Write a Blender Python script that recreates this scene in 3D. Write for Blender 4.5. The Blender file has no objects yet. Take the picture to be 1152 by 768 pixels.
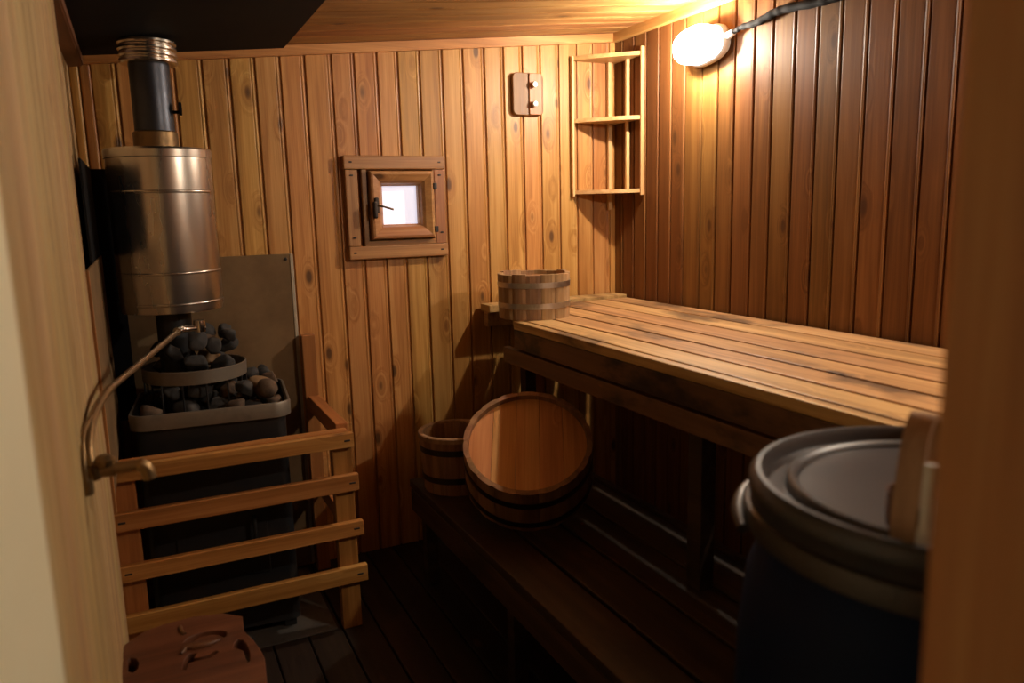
import bpy, bmesh, math, random
from mathutils import Vector, Matrix, Euler, noise as mnoise
random.seed(7)
SC = bpy.context.scene
COL = SC.collection
PI = math.pi
H = 1.40                      # eye height above the floor; all heights below are metres above the floor

# ------------------------------------------------------------------ helpers
WM = {}                       # world matrix of every thing / part
def obj(name, bm, m, parent=None, smooth=None):
    """link a bmesh (built in world coordinates, or in the parent's own frame if parent was made with local=True)"""
    bmesh.ops.recalc_face_normals(bm, faces=bm.faces)
    me = bpy.data.meshes.new(name)
    bm.to_mesh(me); bm.free()
    if m is not None: me.materials.append(m)
    o = bpy.data.objects.new(name, me); COL.objects.link(o)
    if parent is not None:
        if not LOCAL.get(parent.name): me.transform(WM[parent.name].inverted())
        o.parent = parent
        WM[o.name] = WM[parent.name]; LOCAL[o.name] = LOCAL.get(parent.name)
    else:
        WM[o.name] = Matrix.Identity(4)
    if smooth is not None:
        for p in me.polygons: p.use_smooth = True
        if smooth < 3: me.set_sharp_from_angle(angle=smooth)
    return o
LOCAL = {}
def thing(name, label, cat, loc=(0,0,0), rot=None, group=None, local=False, kind=None):
    o = bpy.data.objects.new(name, None); COL.objects.link(o)
    o.empty_display_size = .05
    M = Matrix.Translation(loc)
    if rot is not None: M = M @ (rot.to_4x4() if hasattr(rot, 'to_4x4') else Euler(rot).to_matrix().to_4x4())
    o.matrix_world = M; WM[o.name] = M; LOCAL[o.name] = local
    o.location = M.to_translation(); o.rotation_euler = M.to_euler()
    if kind: o['kind'] = kind
    if label: o['label'] = label
    if cat: o['category'] = cat
    if group: o['group'] = group
    return o
def tag(o, label, cat, group=None):
    o['label'] = label; o['category'] = cat
    if group: o['group'] = group
    return o
def struct(o): o['kind'] = 'structure'; return o
def NB(): 
    bm = bmesh.new(); bm.faces.layers.float.new('bid'); return bm
def setbid(bm, faces, v):
    L = bm.faces.layers.float['bid']
    for f in faces: f[L] = v
def box(bm, x0, x1, y0, y1, z0, z1, bev=.003, seg=2, bid=0.0, M=None):
    t = bmesh.new()
    bmesh.ops.create_cube(t, size=1)
    for v in t.verts:
        v.co = Vector((x0+(v.co.x+.5)*(x1-x0), y0+(v.co.y+.5)*(y1-y0), z0+(v.co.z+.5)*(z1-z0)))
    if bev: bmesh.ops.bevel(t, geom=t.edges[:], offset=bev, segments=seg, affect='EDGES', profile=.6)
    join(bm, t, M, bid)
def join(bm, t, M=None, bid=0.0):
    if M is not None: t.transform(M)
    mp = {}
    for v in t.verts: mp[v] = bm.verts.new(v.co)
    L = bm.faces.layers.float.get('bid')
    for f in t.faces:
        try:
            n = bm.faces.new([mp[v] for v in f.verts])
            n.smooth = f.smooth
            if L: n[L] = bid
        except ValueError: pass
    t.free()
def lathe(bm, prof, n=48, M=None, closed=False, bid=0.0):
    t = bmesh.new(); rings = []
    for r, z in prof:
        if r < 1e-6: rings.append([t.verts.new((0,0,z))])
        else: rings.append([t.verts.new((r*math.cos(2*PI*i/n), r*math.sin(2*PI*i/n), z)) for i in range(n)])
    pr = list(zip(rings, rings[1:])) + ([(rings[-1], rings[0])] if closed else [])
    for a, b in pr:
        for i in range(n):
            j = (i+1) % n
            if len(a) == 1 and len(b) == 1: continue
            if len(a) == 1: t.faces.new((a[0], b[j], b[i]))
            elif len(b) == 1: t.faces.new((a[i], a[j], b[0]))
            else: t.faces.new((a[i], a[j], b[j], b[i]))
    join(bm, t, M, bid)
def tube(bm, pts, rad, n=12, cap=True):
    """swept tube; rad a number or one per point"""
    pts = [Vector(p) for p in pts]; k = len(pts)
    rr = rad if isinstance(rad, (list, tuple)) else [rad]*k
    up = Vector((0,0,1)); rings = []
    d0 = (pts[1]-pts[0]).normalized()
    nrm = d0.orthogonal().normalized()
    for i in range(k):
        d = ((pts[min(i+1,k-1)]-pts[max(i-1,0)])).normalized()
        nrm = (nrm - d*nrm.dot(d)).normalized(); b = d.cross(nrm)
        rings.append([bm.verts.new(pts[i]+(nrm*math.cos(2*PI*j/n)+b*math.sin(2*PI*j/n))*rr[i]) for j in range(n)])
    for a, b in zip(rings, rings[1:]):
        for j in range(n): bm.faces.new((a[j], a[(j+1)%n], b[(j+1)%n], b[j]))
    if cap:
        bm.faces.new(rings[0][::-1]); bm.faces.new(rings[-1])
def spline(ctrl, per=8):
    P = [Vector(c) for c in ctrl]; P = [2*P[0]-P[1]] + P + [2*P[-1]-P[-2]]; out = []
    for i in range(1, len(P)-2):
        for s in range(per):
            t = s/per
            out.append(.5*((2*P[i]) + (P[i+1]-P[i-1])*t + (2*P[i-1]-5*P[i]+4*P[i+1]-P[i+2])*t*t + (3*P[i]-P[i-1]-3*P[i+1]+P[i+2])*t**3))
    out.append(P[-2]); return out
def frame_loft(bm, x0, x1, z0, z1, prof):
    """mitred picture frame: prof = [(outward offset from the opening, y)]"""
    rings = []
    for o, y in prof:
        rings.append([bm.verts.new(c) for c in ((x0-o,y,z0-o),(x1+o,y,z0-o),(x1+o,y,z1+o),(x0-o,y,z1+o))])
    L = bm.faces.layers.float['bid']
    for a, b in zip(rings, rings[1:]+rings[:1]):
        for i in range(4):
            f = bm.faces.new((a[i], a[(i+1)%4], b[(i+1)%4], b[i])); f[L] = i*.17
def slab_mesh(name, outer, holes, thick, bevel, m):
    """flat board cut to an outline with holes through it (top at z=0)"""
    cu = bpy.data.curves.new(name, 'CURVE'); cu.dimensions = '2D'; cu.fill_mode = 'BOTH'
    cu.extrude = thick/2-bevel; cu.bevel_depth = bevel; cu.bevel_resolution = 1; cu.offset = -bevel if not holes else 0
    for lp in [outer]+holes:
        s = cu.splines.new('POLY'); s.points.add(len(lp)-1); s.use_cyclic_u = True
        for p, q in zip(s.points, lp): p.co = (q[0], q[1], 0, 1)
    o = bpy.data.objects.new(name, cu); COL.objects.link(o)
    dg = bpy.context.evaluated_depsgraph_get()
    me = bpy.data.meshes.new_from_object(o.evaluated_get(dg))
    bpy.data.objects.remove(o); bpy.data.curves.remove(cu)
    bm = NB(); bm.from_mesh(me); bpy.data.meshes.remove(me)
    bmesh.ops.translate(bm, vec=(0,0,-thick/2), verts=bm.verts)
    return bm

# ------------------------------------------------------------------ materials
def nodes(name):
    m = bpy.data.materials.new(name); m.use_nodes = True
    nt = m.node_tree; b = nt.nodes['Principled BSDF']
    return m, nt, b
class G:
    def __init__(s, nt): s.nt = nt
    def n(s, t, **kw):
        x = s.nt.nodes.new(t)
        for k, v in kw.items(): setattr(x, k, v)
        return x
    def l(s, a, b): s.nt.links.new(a, b)
    def math(s, op, a, b=None, c=None, clamp=False):
        x = s.n('ShaderNodeMath', operation=op, use_clamp=clamp)
        for i, v in enumerate((a, b, c)):
            if v is None: continue
            if isinstance(v, (int, float)): x.inputs[i].default_value = v
            else: s.l(v, x.inputs[i])
        return x.outputs[0]
    def mix(s, f, a, b, mode='MIX'):
        x = s.n('ShaderNodeMix', data_type='RGBA', blend_type=mode)
        for i, v in ((0, f), (6, a), (7, b)):
            if isinstance(v, (int, float)): x.inputs[i].default_value = v
            elif isinstance(v, tuple): x.inputs[i].default_value = (*v, 1)
            else: s.l(v, x.inputs[i])
        return x.outputs[2]
    def ramp(s, f, stops):
        x = s.n('ShaderNodeValToRGB'); cr = x.color_ramp
        while len(cr.elements) < len(stops): cr.elements.new(.5)
        for e, (p, c) in zip(cr.elements, stops):
            e.position = p; e.color = (*c, 1) if isinstance(c, tuple) else (c, c, c, 1)
        s.l(f, x.inputs[0]); return x.outputs[0]
    def mrange(s, v, a, b, c=0.0, d=1.0):
        x = s.n('ShaderNodeMapRange', interpolation_type='SMOOTHSTEP')
        s.l(v, x.inputs[0])
        for i, q in enumerate((a, b, c, d)): x.inputs[i+1].default_value = q
        return x.outputs[0]
    def noise(s, vec, scale, detail=3, rough=.55, dist=0.0):
        x = s.n('ShaderNodeTexNoise'); s.l(vec, x.inputs['Vector'])
        x.inputs['Scale'].default_value = scale; x.inputs['Detail'].default_value = detail
        x.inputs['Roughness'].default_value = rough; x.inputs['Distortion'].default_value = dist
        return x.outputs[0]
def wood(name, dark, mid, light, grain='Z', knots=.4, rough=.45, stain=0.0, stain_col=(.02,.012,.008), var=.28, knot_col=(.07,.028,.01), spec=.4, bump=.15, stain_scale=2.2):
    m, nt, b = nodes(name); g = G(nt)
    tc = g.n('ShaderNodeTexCoord'); at = g.n('ShaderNodeAttribute', attribute_name='bid'); oi = g.n('ShaderNodeObjectInfo')
    rnd = g.math('ADD', at.outputs['Fac'], g.math('MULTIPLY', oi.outputs['Random'], 7.0))
    off = g.n('ShaderNodeCombineXYZ')
    for i, k in enumerate((13.7, 31.3, 21.9)): g.l(g.math('MULTIPLY', rnd, k), off.inputs[i])
    base = g.n('ShaderNodeVectorMath', operation='ADD'); g.l(tc.outputs['Object'], base.inputs[0]); g.l(off.outputs[0], base.inputs[1])
    def scaled(across, along):
        x = g.n('ShaderNodeVectorMath', operation='MULTIPLY'); g.l(base.outputs[0], x.inputs[0])
        x.inputs[1].default_value = tuple(along if c == grain else across for c in 'XYZ'); return x.outputs[0]
    # knots
    vo = g.n('ShaderNodeTexVoronoi'); g.l(scaled(10.5, 4.6), vo.inputs['Vector']); vo.inputs['Scale'].default_value = 1.0
    sep = g.n('ShaderNodeSeparateColor'); g.l(vo.outputs['Color'], sep.inputs[0])
    mask = g.math('LESS_THAN', sep.outputs[0], knots)
    d = vo.outputs['Distance']
    halo = g.math('MULTIPLY', g.mrange(d, .42, .05), mask)
    core = g.math('MULTIPLY', g.mrange(d, .17, .07), mask)
    # grain, pushed aside round the knots
    gv = g.n('ShaderNodeVectorMath', operation='ADD'); g.l(scaled(26, 1.1), gv.inputs[0])
    hv = g.n('ShaderNodeCombineXYZ')
    for i in range(3): g.l(g.math('MULTIPLY', halo, 2.2), hv.inputs[i])
    g.l(hv.outputs[0], gv.inputs[1])
    n1 = g.noise(gv.outputs[0], 1.0, 3, .55, .6)
    n2 = g.noise(scaled(190, 5), 1.0, 2, .6)
    n3 = g.noise(scaled(5, .9), 1.0, 2, .5)
    f = g.math('ADD', g.math('MULTIPLY', n1, .62), g.math('ADD', g.math('MULTIPLY', n2, .22), g.math('MULTIPLY', n3, .26)))
    col = g.ramp(f, [(.38, dark), (.55, mid), (.70, light)])
    wn = g.n('ShaderNodeTexWhiteNoise', noise_dimensions='1D'); g.l(rnd, wn.inputs['W'])
    val = g.math('MULTIPLY_ADD', wn.outputs[0], var, 1-var*.6)
    hs = g.n('ShaderNodeHueSaturation'); g.l(col, hs.inputs['Color']); g.l(val, hs.inputs['Value'])
    ws = g.n('ShaderNodeSeparateColor'); g.l(wn.outputs[1], ws.inputs[0])
    g.l(g.math('MULTIPLY_ADD', ws.outputs[1], .018, .491), hs.inputs['Hue'])
    col = g.mix(g.math('MULTIPLY', halo, .35), hs.outputs[0], dark)
    col = g.mix(g.math('MULTIPLY', core, .85), col, knot_col)
    if stain:
        sn = g.noise(scaled(stain_scale*2.2, stain_scale), 1.0, 4, .6)
        col = g.mix(g.math('MULTIPLY', g.mrange(sn, .52, .68), stain), col, stain_col)
    g.l(col, b.inputs['Base Color'])
    b.inputs['Specular IOR Level'].default_value = spec
    g.l(g.math('MULTIPLY_ADD', n2, .25, rough-.12), b.inputs['Roughness'])
    bp = g.n('ShaderNodeBump'); bp.inputs['Strength'].default_value = bump; bp.inputs['Distance'].default_value = .002
    g.l(g.math('ADD', n2, n1), bp.inputs['Height']); g.l(bp.outputs[0], b.inputs['Normal'])
    return m
def metal(name, col, rough=.3, metallic=1.0, dirt=.3, dirt_col=(.05,.035,.025), scale=9, streak=None, rvar=.15):
    m, nt, b = nodes(name); g = G(nt)
    tc = g.n('ShaderNodeTexCoord')
    v = tc.outputs['Object']
    if streak:
        x = g.n('ShaderNodeVectorMath', operation='MULTIPLY'); g.l(v, x.inputs[0]); x.inputs[1].default_value = streak; v = x.outputs[0]
    n = g.noise(v, scale, 5, .6); n2 = g.noise(v, scale*6, 3, .6)
    col2 = g.mix(g.math('MULTIPLY', g.mrange(n, .45, .75), dirt), col, dirt_col)
    g.l(col2, b.inputs['Base Color']); b.inputs['Metallic'].default_value = metallic
    g.l(g.math('MULTIPLY_ADD', n, rvar*2, rough-rvar), b.inputs['Roughness'])
    bp = g.n('ShaderNodeBump'); bp.inputs['Strength'].default_value = .06; bp.inputs['Distance'].default_value = .002
    g.l(n2, bp.inputs['Height']); g.l(bp.outputs[0], b.inputs['Normal'])
    return m
def plain(name, col, rough=.6, col2=None, scale=8, bump=.1, spec=.5, dist=.003):
    m, nt, b = nodes(name); g = G(nt)
    tc = g.n('ShaderNodeTexCoord'); n = g.noise(tc.outputs['Object'], scale, 5, .6)
    c2 = col2 or tuple(c*.75 for c in col)
    g.l(g.mix(g.mrange(n, .35, .68), col, c2), b.inputs['Base Color'])
    b.inputs['Roughness'].default_value = rough; b.inputs['Specular IOR Level'].default_value = spec
    bp = g.n('ShaderNodeBump'); bp.inputs['Strength'].default_value = bump; bp.inputs['Distance'].default_value = dist
    g.l(n, bp.inputs['Height']); g.l(bp.outputs[0], b.inputs['Normal'])
    return m
def glow(name, col, s):
    m, nt, b = nodes(name)
    b.inputs['Base Color'].default_value = (.8,.8,.8,1); b.inputs['Roughness'].default_value = .25
    b.inputs['Emission Color'].default_value = (*col,1); b.inputs['Emission Strength'].default_value = s
    return m

PINE_D, PINE_M, PINE_L = (.29,.112,.026), (.475,.215,.055), (.62,.325,.10)
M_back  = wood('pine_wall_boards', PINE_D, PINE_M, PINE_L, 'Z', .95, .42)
M_right = wood('brown_wall_boards', (.112,.043,.011), (.168,.069,.018), (.23,.102,.028), 'Z', .5, .52, var=.22, spec=.18)  # darker brown base colour than the back wall boards
M_left  = wood('raw_pine_boards', (.30,.175,.070), (.42,.275,.120), (.52,.365,.18), 'Z', .22, .6, var=.15, spec=.25, knot_col=(.18,.085,.03))
M_ceil  = wood('ceiling_boards', (.20,.075,.018), (.33,.145,.042), (.45,.235,.08), 'X', .6, .5)
M_trimX = wood('trim_wood_along', PINE_D, PINE_M, PINE_L, 'X', .2, .45)
M_trimY = wood('trim_wood_deep', (.36,.15,.04), (.52,.25,.075), (.65,.36,.12), 'Y', .2, .45)
M_trimZ = wood('trim_wood_upright', PINE_D, PINE_M, PINE_L, 'Z', .2, .45)
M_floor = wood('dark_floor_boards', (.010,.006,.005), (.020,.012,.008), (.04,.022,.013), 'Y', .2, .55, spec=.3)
M_bench = wood('bench_slats', (.24,.115,.042), (.47,.255,.098), (.62,.37,.155), 'Y', .25, .5, stain=.8, stain_col=(.05,.026,.014), var=.2)
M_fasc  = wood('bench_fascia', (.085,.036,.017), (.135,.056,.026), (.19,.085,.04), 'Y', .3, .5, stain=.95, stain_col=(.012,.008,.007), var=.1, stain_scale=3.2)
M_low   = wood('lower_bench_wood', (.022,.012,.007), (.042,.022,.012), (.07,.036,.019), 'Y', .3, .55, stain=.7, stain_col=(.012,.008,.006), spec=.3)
M_guardX= wood('guard_rail_wood', (.28,.105,.024), (.44,.185,.046), (.58,.275,.08), 'X', .22, .42)
M_guardY= wood('guard_side_wood', (.26,.10,.024), (.40,.165,.042), (.5,.22,.06), 'Y', .22, .42)
M_guardZ= wood('guard_post_wood', (.24,.09,.022), (.38,.155,.04), (.48,.21,.06), 'Z', .25, .42)
M_shelf = wood('pale_shelf_wood', (.42,.22,.075), (.60,.36,.14), (.72,.48,.22), 'X', .05, .45, var=.1)
M_shelfZ= wood('pale_shelf_upright', (.42,.22,.075), (.60,.36,.14), (.72,.48,.22), 'Z', .05, .45, var=.1)
M_plaq  = wood('plaque_wood', (.14,.055,.018), (.21,.092,.032), (.28,.135,.05), 'Z', .3, .5)
M_win   = wood('window_wood', (.24,.095,.032), (.36,.16,.058), (.48,.24,.09), 'X', .3, .4)
M_winZ  = wood('window_wood_upright', (.24,.095,.032), (.36,.16,.058), (.48,.24,.09), 'Z', .3, .4)
M_stave = wood('weathered_staves', (.20,.105,.048), (.36,.205,.095), (.50,.30,.15), 'Z', .1, .6, stain=.5, stain_col=(.06,.035,.02), var=.3)
M_stave2= wood('brown_staves', (.14,.062,.026), (.25,.115,.05), (.35,.17,.075), 'Z', .1, .5, stain=.3, var=.25)
M_tublid= wood('tub_bottom_wood', (.35,.132,.040), (.50,.205,.067), (.62,.29,.105), 'Y', .15, .42, var=.1)
M_stool = wood('mahogany_stool', (.072,.027,.011), (.125,.048,.019), (.18,.074,.03), 'X', .15, .42, var=.1)
M_post  = wood('doorway_post', (.42,.165,.036), (.56,.235,.055), (.66,.32,.09), 'Z', .2, .5)
M_scoop = wood('scoop_wood', (.22,.125,.06), (.34,.20,.10), (.44,.28,.15), 'Z', .0, .5)
M_steel = metal('tank_stainless', (.62,.57,.50), .27, dirt=.35, dirt_col=(.30,.25,.19), scale=4, streak=(1,1,.25), rvar=.07)
M_chrome= metal('flue_collar_steel', (.70,.63,.54), .22, dirt=.3, dirt_col=(.35,.27,.2))
M_tap   = metal('tap_chrome', (.66,.62,.56), .2, dirt=.3)
M_copper= metal('pipe_brass', (.36,.26,.16), .38, dirt=.7, dirt_col=(.14,.085,.05))
M_brass = metal('valve_old_brass', (.32,.21,.10), .45, dirt=.7, dirt_col=(.08,.05,.03), scale=25)
M_hoop  = metal('galvanised_hoop', (.52,.48,.43), .38, dirt=.5, dirt_col=(.12,.09,.07), scale=14)
M_hoopD = metal('dark_iron_hoop', (.06,.05,.045), .5, dirt=.5)
M_black = plain('black_sheet_metal', (.005,.005,.006), .8, (.009,.008,.008), 6, .05, .15)
M_stove = plain('black_stove_enamel', (.009,.010,.012), .5, (.016,.014,.013), 7, .05)
M_flue  = metal('flue_dark_steel', (.055,.058,.070), .42, .85, dirt=.4, dirt_col=(.02,.02,.022))
M_rust  = metal('flue_heated_collar', (.20,.12,.05), .42, .8, dirt=.6, dirt_col=(.06,.04,.025), scale=16)
M_rim   = metal('stove_rim_steel', (.24,.205,.16), .5, .6, dirt=.5, dirt_col=(.12,.09,.065), scale=12)
M_cement= plain('cement_board', (.200,.122,.058), .8, (.145,.086,.04), 5, .08, .2)
M_edge  = plain('cement_board_edge', (.5,.40,.28), .8)
M_stoneA= plain('grey_stone', (.050,.046,.043), .9, (.022,.020,.019), 18, .6, dist=.006)
M_stoneB= plain('brown_stone', (.12,.072,.042), .9, (.05,.033,.022), 18, .6, dist=.006)
M_stoneC= plain('ochre_stone', (.28,.165,.075), .8, (.17,.095,.045), 14, .4, dist=.005)
M_cream = plain('cream_door_paint', (.86,.79,.54), .5, (.83,.75,.5), 3, .02)
M_bulb = glow('bulb_filament', (1.0,.885,.72), 5000)
def lamp_glass():
    m = bpy.data.materials.new('lamp_glass'); m.use_nodes = True; nt = m.node_tree; nt.nodes.clear(); g = G(nt)
    tr = g.n('ShaderNodeBsdfTransparent'); em = g.n('ShaderNodeEmission'); ad = g.n('ShaderNodeAddShader'); out = g.n('ShaderNodeOutputMaterial')
    tr.inputs[0].default_value = (.8,.8,.8,1); em.inputs[0].default_value = (1,.94,.88,1); em.inputs[1].default_value = 12
    g.l(tr.outputs[0], ad.inputs[0]); g.l(em.outputs[0], ad.inputs[1]); g.l(ad.outputs[0], out.inputs[0]); return m
M_globe = lamp_glass()
M_pane  = glow('daylit_pane', (.82,.81,.96), .80)
M_lampb = plain('lamp_base_plastic', (.75,.70,.62), .5)
M_cable = plain('black_cable', (.008,.007,.007), .8, spec=.15)
M_drum  = plain('navy_drum_plastic', (.002,.009,.034), .55, (.002,.007,.026), 5, .04, .12)
M_lid   = plain('drum_lid_plastic', (.022,.020,.021), .40, (.034,.029,.028), 7, .04)
M_ringp = metal('drum_clamp_ring', (.07,.062,.055), .45, .8, dirt=.5)
M_white = plain('white_plastic', (.7,.66,.6), .4)
M_peg   = plain('white_porcelain_peg', (.8,.76,.7), .3)
M_screw = plain('dark_nail_heads', (.02,.015,.012), .6)

# ------------------------------------------------------------------ the room
XL, XR, YB, YF = -.15, 1.975, 3.0, .30
def zc(x): return 2.145-.10*(XR-x)          # sloping ceiling
PROF = [(.0,0),(.0015,.0006)]
def boards(edges, place, lo, hi, holes=(), seed=0):
    """tongue-and-groove boards: place(s, d, t) -> world; s across, d out of the wall, t along the board"""
    bm = NB(); rs = random.Random(seed)
    for i, (a, b) in enumerate(zip(edges, edges[1:])):
        pr = [(a,-.012),(a+.0008,-.0008),(a+.003,0),(b-.0205,0),(b-.0190,-.0007),(b-.0165,.0004),(b-.013,.0014),(b-.0095,.0004),(b-.0072,-.0035),(b-.0066,-.0105),(b,-.0105)]
        bid = rs.random()*9+i*.37
        l, h = (lo(a+(b-a)/2) if callable(lo) else lo), (hi(a+(b-a)/2) if callable(hi) else hi)
        spans = [(l, h)]
        for (s0, s1, t0, t1) in holes:
            if a < s1-.001 and b > s0+.001: spans = [(l, t0), (t1, h)]
        L = bm.faces.layers.float['bid']
        for (t0, t1) in spans:
            A = [bm.verts.new(place(s, d, t0)) for s, d in pr]; B = [bm.verts.new(place(s, d, t1)) for s, d in pr]
            for k in range(len(pr)-1):
                f = bm.faces.new((A[k], A[k+1], B[k+1], B[k])); f[L] = bid
    return bm
def backing(bm, pts):
    bm.faces.new([bm.verts.new(p) for p in pts])
# back wall: joints where the photograph has them
EB = [-.17,-.086,-.008,.083,.173,.263,.354,.441,.53,.619,.718,.805,.894,.977,1.066,1.161,1.251,1.345,1.432,1.519,1.603,1.693,1.781,1.862,1.949,2.03]
bm = boards(EB, lambda s,d,t: (s, YB-d, t), 0, lambda s: zc(s)+.02, holes=[(.805,1.066,1.33,1.52)], seed=3)
# solid core behind the boards, with the window opening left free
for (a,b,c,e) in ((-.3,.80,-.05,2.25),(1.07,2.1,-.05,2.25),(.80,1.07,-.05,1.325),(.80,1.07,1.525,2.25)):
    box(bm, a, b, YB+.0085, YB+.10, c, e, 0)
struct(obj('wall_back', bm, M_back))
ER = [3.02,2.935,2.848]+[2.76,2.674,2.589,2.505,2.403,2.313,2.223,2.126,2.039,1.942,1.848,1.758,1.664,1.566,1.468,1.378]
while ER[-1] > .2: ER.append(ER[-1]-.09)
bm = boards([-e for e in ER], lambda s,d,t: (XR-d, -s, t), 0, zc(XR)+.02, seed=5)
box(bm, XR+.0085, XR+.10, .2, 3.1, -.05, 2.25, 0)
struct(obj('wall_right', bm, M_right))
EL = [2.105-.092*k for k in range(21, -1, -1)]     # thicker cladding up to the stove corner
bm = boards(EL, lambda s,d,t: (XL+.030+d, s, t), 0, zc(XL)+.02, seed=8)
box(bm, XL-.005, XL+.0195, .2, 2.105, 0, zc(XL)-.0, 0)
EL2 = [2.105+.09*k for k in range(11)]
bm2 = boards(EL2, lambda s,d,t: (XL+d, s, t), 0, zc(XL)+.02, seed=9); join(bm, bm2)
box(bm, XL-.10, XL-.0085, .2, 3.1, -.05, 2.1, 0)
struct(obj('wall_left', bm, M_left))
# front wall with the doorway the picture is taken through
bm = NB()
box(bm, .51, 2.07, .20, YF, -.05, 2.25, 0)
box(bm, -.25, .51, .20, YF, 1.98, 2.25, 0)
struct(obj('wall_front', bm, M_right))
bm = NB(); box(bm, .45, .51, .19, .312, 0, 2.05, .004)
struct(obj('trim_6', bm, M_post))
# ceiling: boards running across, rising to the right
EC = [.2]
while EC[-1] < 3.02: EC.append(EC[-1]+.095)
bm = boards(EC, lambda s,d,t: (t, s, zc(t)-d), -.25, 2.07, seed=11)
t = bmesh.new(); bmesh.ops.create_cube(t, size=1)
for v in t.verts:
    x = -.25 if v.co.x < 0 else 2.07
    v.co = Vector((x, .2 if v.co.y < 0 else 3.1, zc(x)+(.0085 if v.co.z < 0 else .08)))
join(bm, t)
struct(obj('ceiling', bm, M_ceil))
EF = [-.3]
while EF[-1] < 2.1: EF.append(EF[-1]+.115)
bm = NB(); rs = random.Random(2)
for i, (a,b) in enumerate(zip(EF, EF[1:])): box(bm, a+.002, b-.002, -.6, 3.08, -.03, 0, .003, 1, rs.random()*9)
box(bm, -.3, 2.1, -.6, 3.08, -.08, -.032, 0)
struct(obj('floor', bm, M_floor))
# ceiling trims
bm = NB(); box(bm, XR-.022, XR+.002, .3, 2.985, zc(XR)-.040, zc(XR)+.003, .004); struct(obj('trim_1', bm, M_trimY))
def sloped_bar(x0, x1, y0, y1, h0, h1, m, name):
    bm = NB(); t = bmesh.new(); bmesh.ops.create_cube(t, size=1)
    for v in t.verts:
        x = x0 if v.co.x < 0 else x1
        v.co = Vector((x, y0 if v.co.y < 0 else y1, zc(x)+(h0 if v.co.z < 0 else h1)))
    bmesh.ops.bevel(t, geom=t.edges[:], offset=.004, segments=2, affect='EDGES')
    join(bm, t); return obj(name, bm, m)
struct(sloped_bar(XL, XR-.02, YB-.024, YB+.002, -.036, .003, M_trimX, 'trim_2'))
M_trimdark = wood('dark_trim_wood', (.09,.034,.014), (.14,.055,.022), (.2,.085,.035), 'Y', .2, .5)
struct(sloped_bar(XL-.002, XL+.045, .3, 2.975, -.045, .002, M_trimdark, 'trim_3'))
# moulding in the back left corner: two rounded strips
bm = NB()
box(bm, XL, XL+.028, YB-.028, YB+.002, 0, zc(XL)-.03, .010, 3, .3)
box(bm, XL+.031, XL+.062, YB-.020, YB+.002, 0, zc(XL)-.03, .009, 3, .9)
struct(obj('trim_4', bm, M_trimZ))
# cream door leaf, open flat against the left wall
dr = thing('door_1', 'cream painted door leaf folded open against the left wall', None, (-.1125,.345,0), kind='structure')
bm = NB(); box(bm, -.1165, -.1085, .345, .845, .015, 1.90, .002); obj('door_leaf', bm, M_cream, dr)
bm = NB()
box(bm, -.1090, -.1060, .40, .77, .20, .86, .001); box(bm, -.1090, -.1060, .40, .77, 1.02, 1.80, .001)
obj('door_panel', bm, M_cream, dr)

# ------------------------------------------------------------------ window
w = thing('window_1', None, None, (.938, YB, 1.217), kind='structure')
cx0, cx1, cz0, cz1 = .736, 1.140, 1.218, 1.6155
def part_box(name, m, par, *a, **k):
    bm = NB(); box(bm, *a, **k); return obj(name, bm, m, par)
part_box('casing_board', M_win, w, cx0-.004, cx1+.002, YB-.030, YB+.003, cz1-.052, cz1, .004, bid=.1)
part_box('casing_board', M_win, w, cx0, cx1+.004, YB-.030, YB+.003, cz0, cz0+.050, .004, bid=1.7)
part_box('casing_board', M_winZ, w, cx0, cx0+.047, YB-.027, YB+.003, cz0+.051, cz1-.053, .003, bid=2.6)
part_box('casing_board', M_winZ, w, cx1-.044, cx1, YB-.027, YB+.003, cz0+.051, cz1-.053, .003, bid=3.9)
gx0, gx1, gz0, gz1 = .882, 1.030, 1.350, 1.500
bm = NB()   # fixed frame round the sash
frame_loft(bm, gx0-.062, gx1+.058, gz0-.062, gz1+.062, [(0,YB-.022),(.0,YB+.03),(.020,YB+.03),(.020,YB-.022),(.018,YB-.024),(.002,YB-.024)])
obj('window_frame', bm, M_win, w)
bm = NB()   # the mitred opening sash
frame_loft(bm, gx0, gx1, gz0, gz1, [(0,YB+.03),(0,YB-.012),(.004,YB-.016),(.010,YB-.030),(.020,YB-.040),(.044,YB-.050),(.052,YB-.048),(.056,YB-.042),(.057,YB-.0),(.057,YB+.03)])
obj('sash', bm, M_win, w)
bm = NB(); box(bm, gx0-.006, gx1+.006, YB+.012, YB+.018, gz0-.006, gz1+.006, 0); obj('pane', bm, M_pane, w)
for z in (1.495, 1.325):
    bm = NB(); box(bm, 1.083, 1.098, YB-.052, YB-.020, z-.010, z+.014, .003)
    obj('hinge', bm, M_screw, w)
bm = NB(); box(bm, .838, .856, YB-.058, YB-.044, 1.395, 1.455, .005); box(bm, .830, .846, YB-.070, YB-.050, 1.375, 1.44, .006)
hd = obj('handle', bm, M_hoopD, w)
bm = NB(); tube(bm, [(.848,YB-.062,1.424),(.866,YB-.074,1.420),(.905,YB-.078,1.408)], .0038, 8); obj('latch_lever', bm, M_copper, hd, 1)
for (x, z) in ((cx0+.022,cz1-.025),(cx1-.022,cz1-.025),(cx0+.022,cz0+.026),(cx1-.022,cz0+.026),(cx0+.024,cz1-.075),(cx1-.022,cz1-.075),(cx0+.024,cz0+.085),(cx1-.02,cz0+.095)):
    bm = NB(); box(bm, x-.006, x+.006, YB-.031, YB-.026, z-.003, z+.003, .001, 1); obj('nail', bm, M_screw, w)

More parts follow.
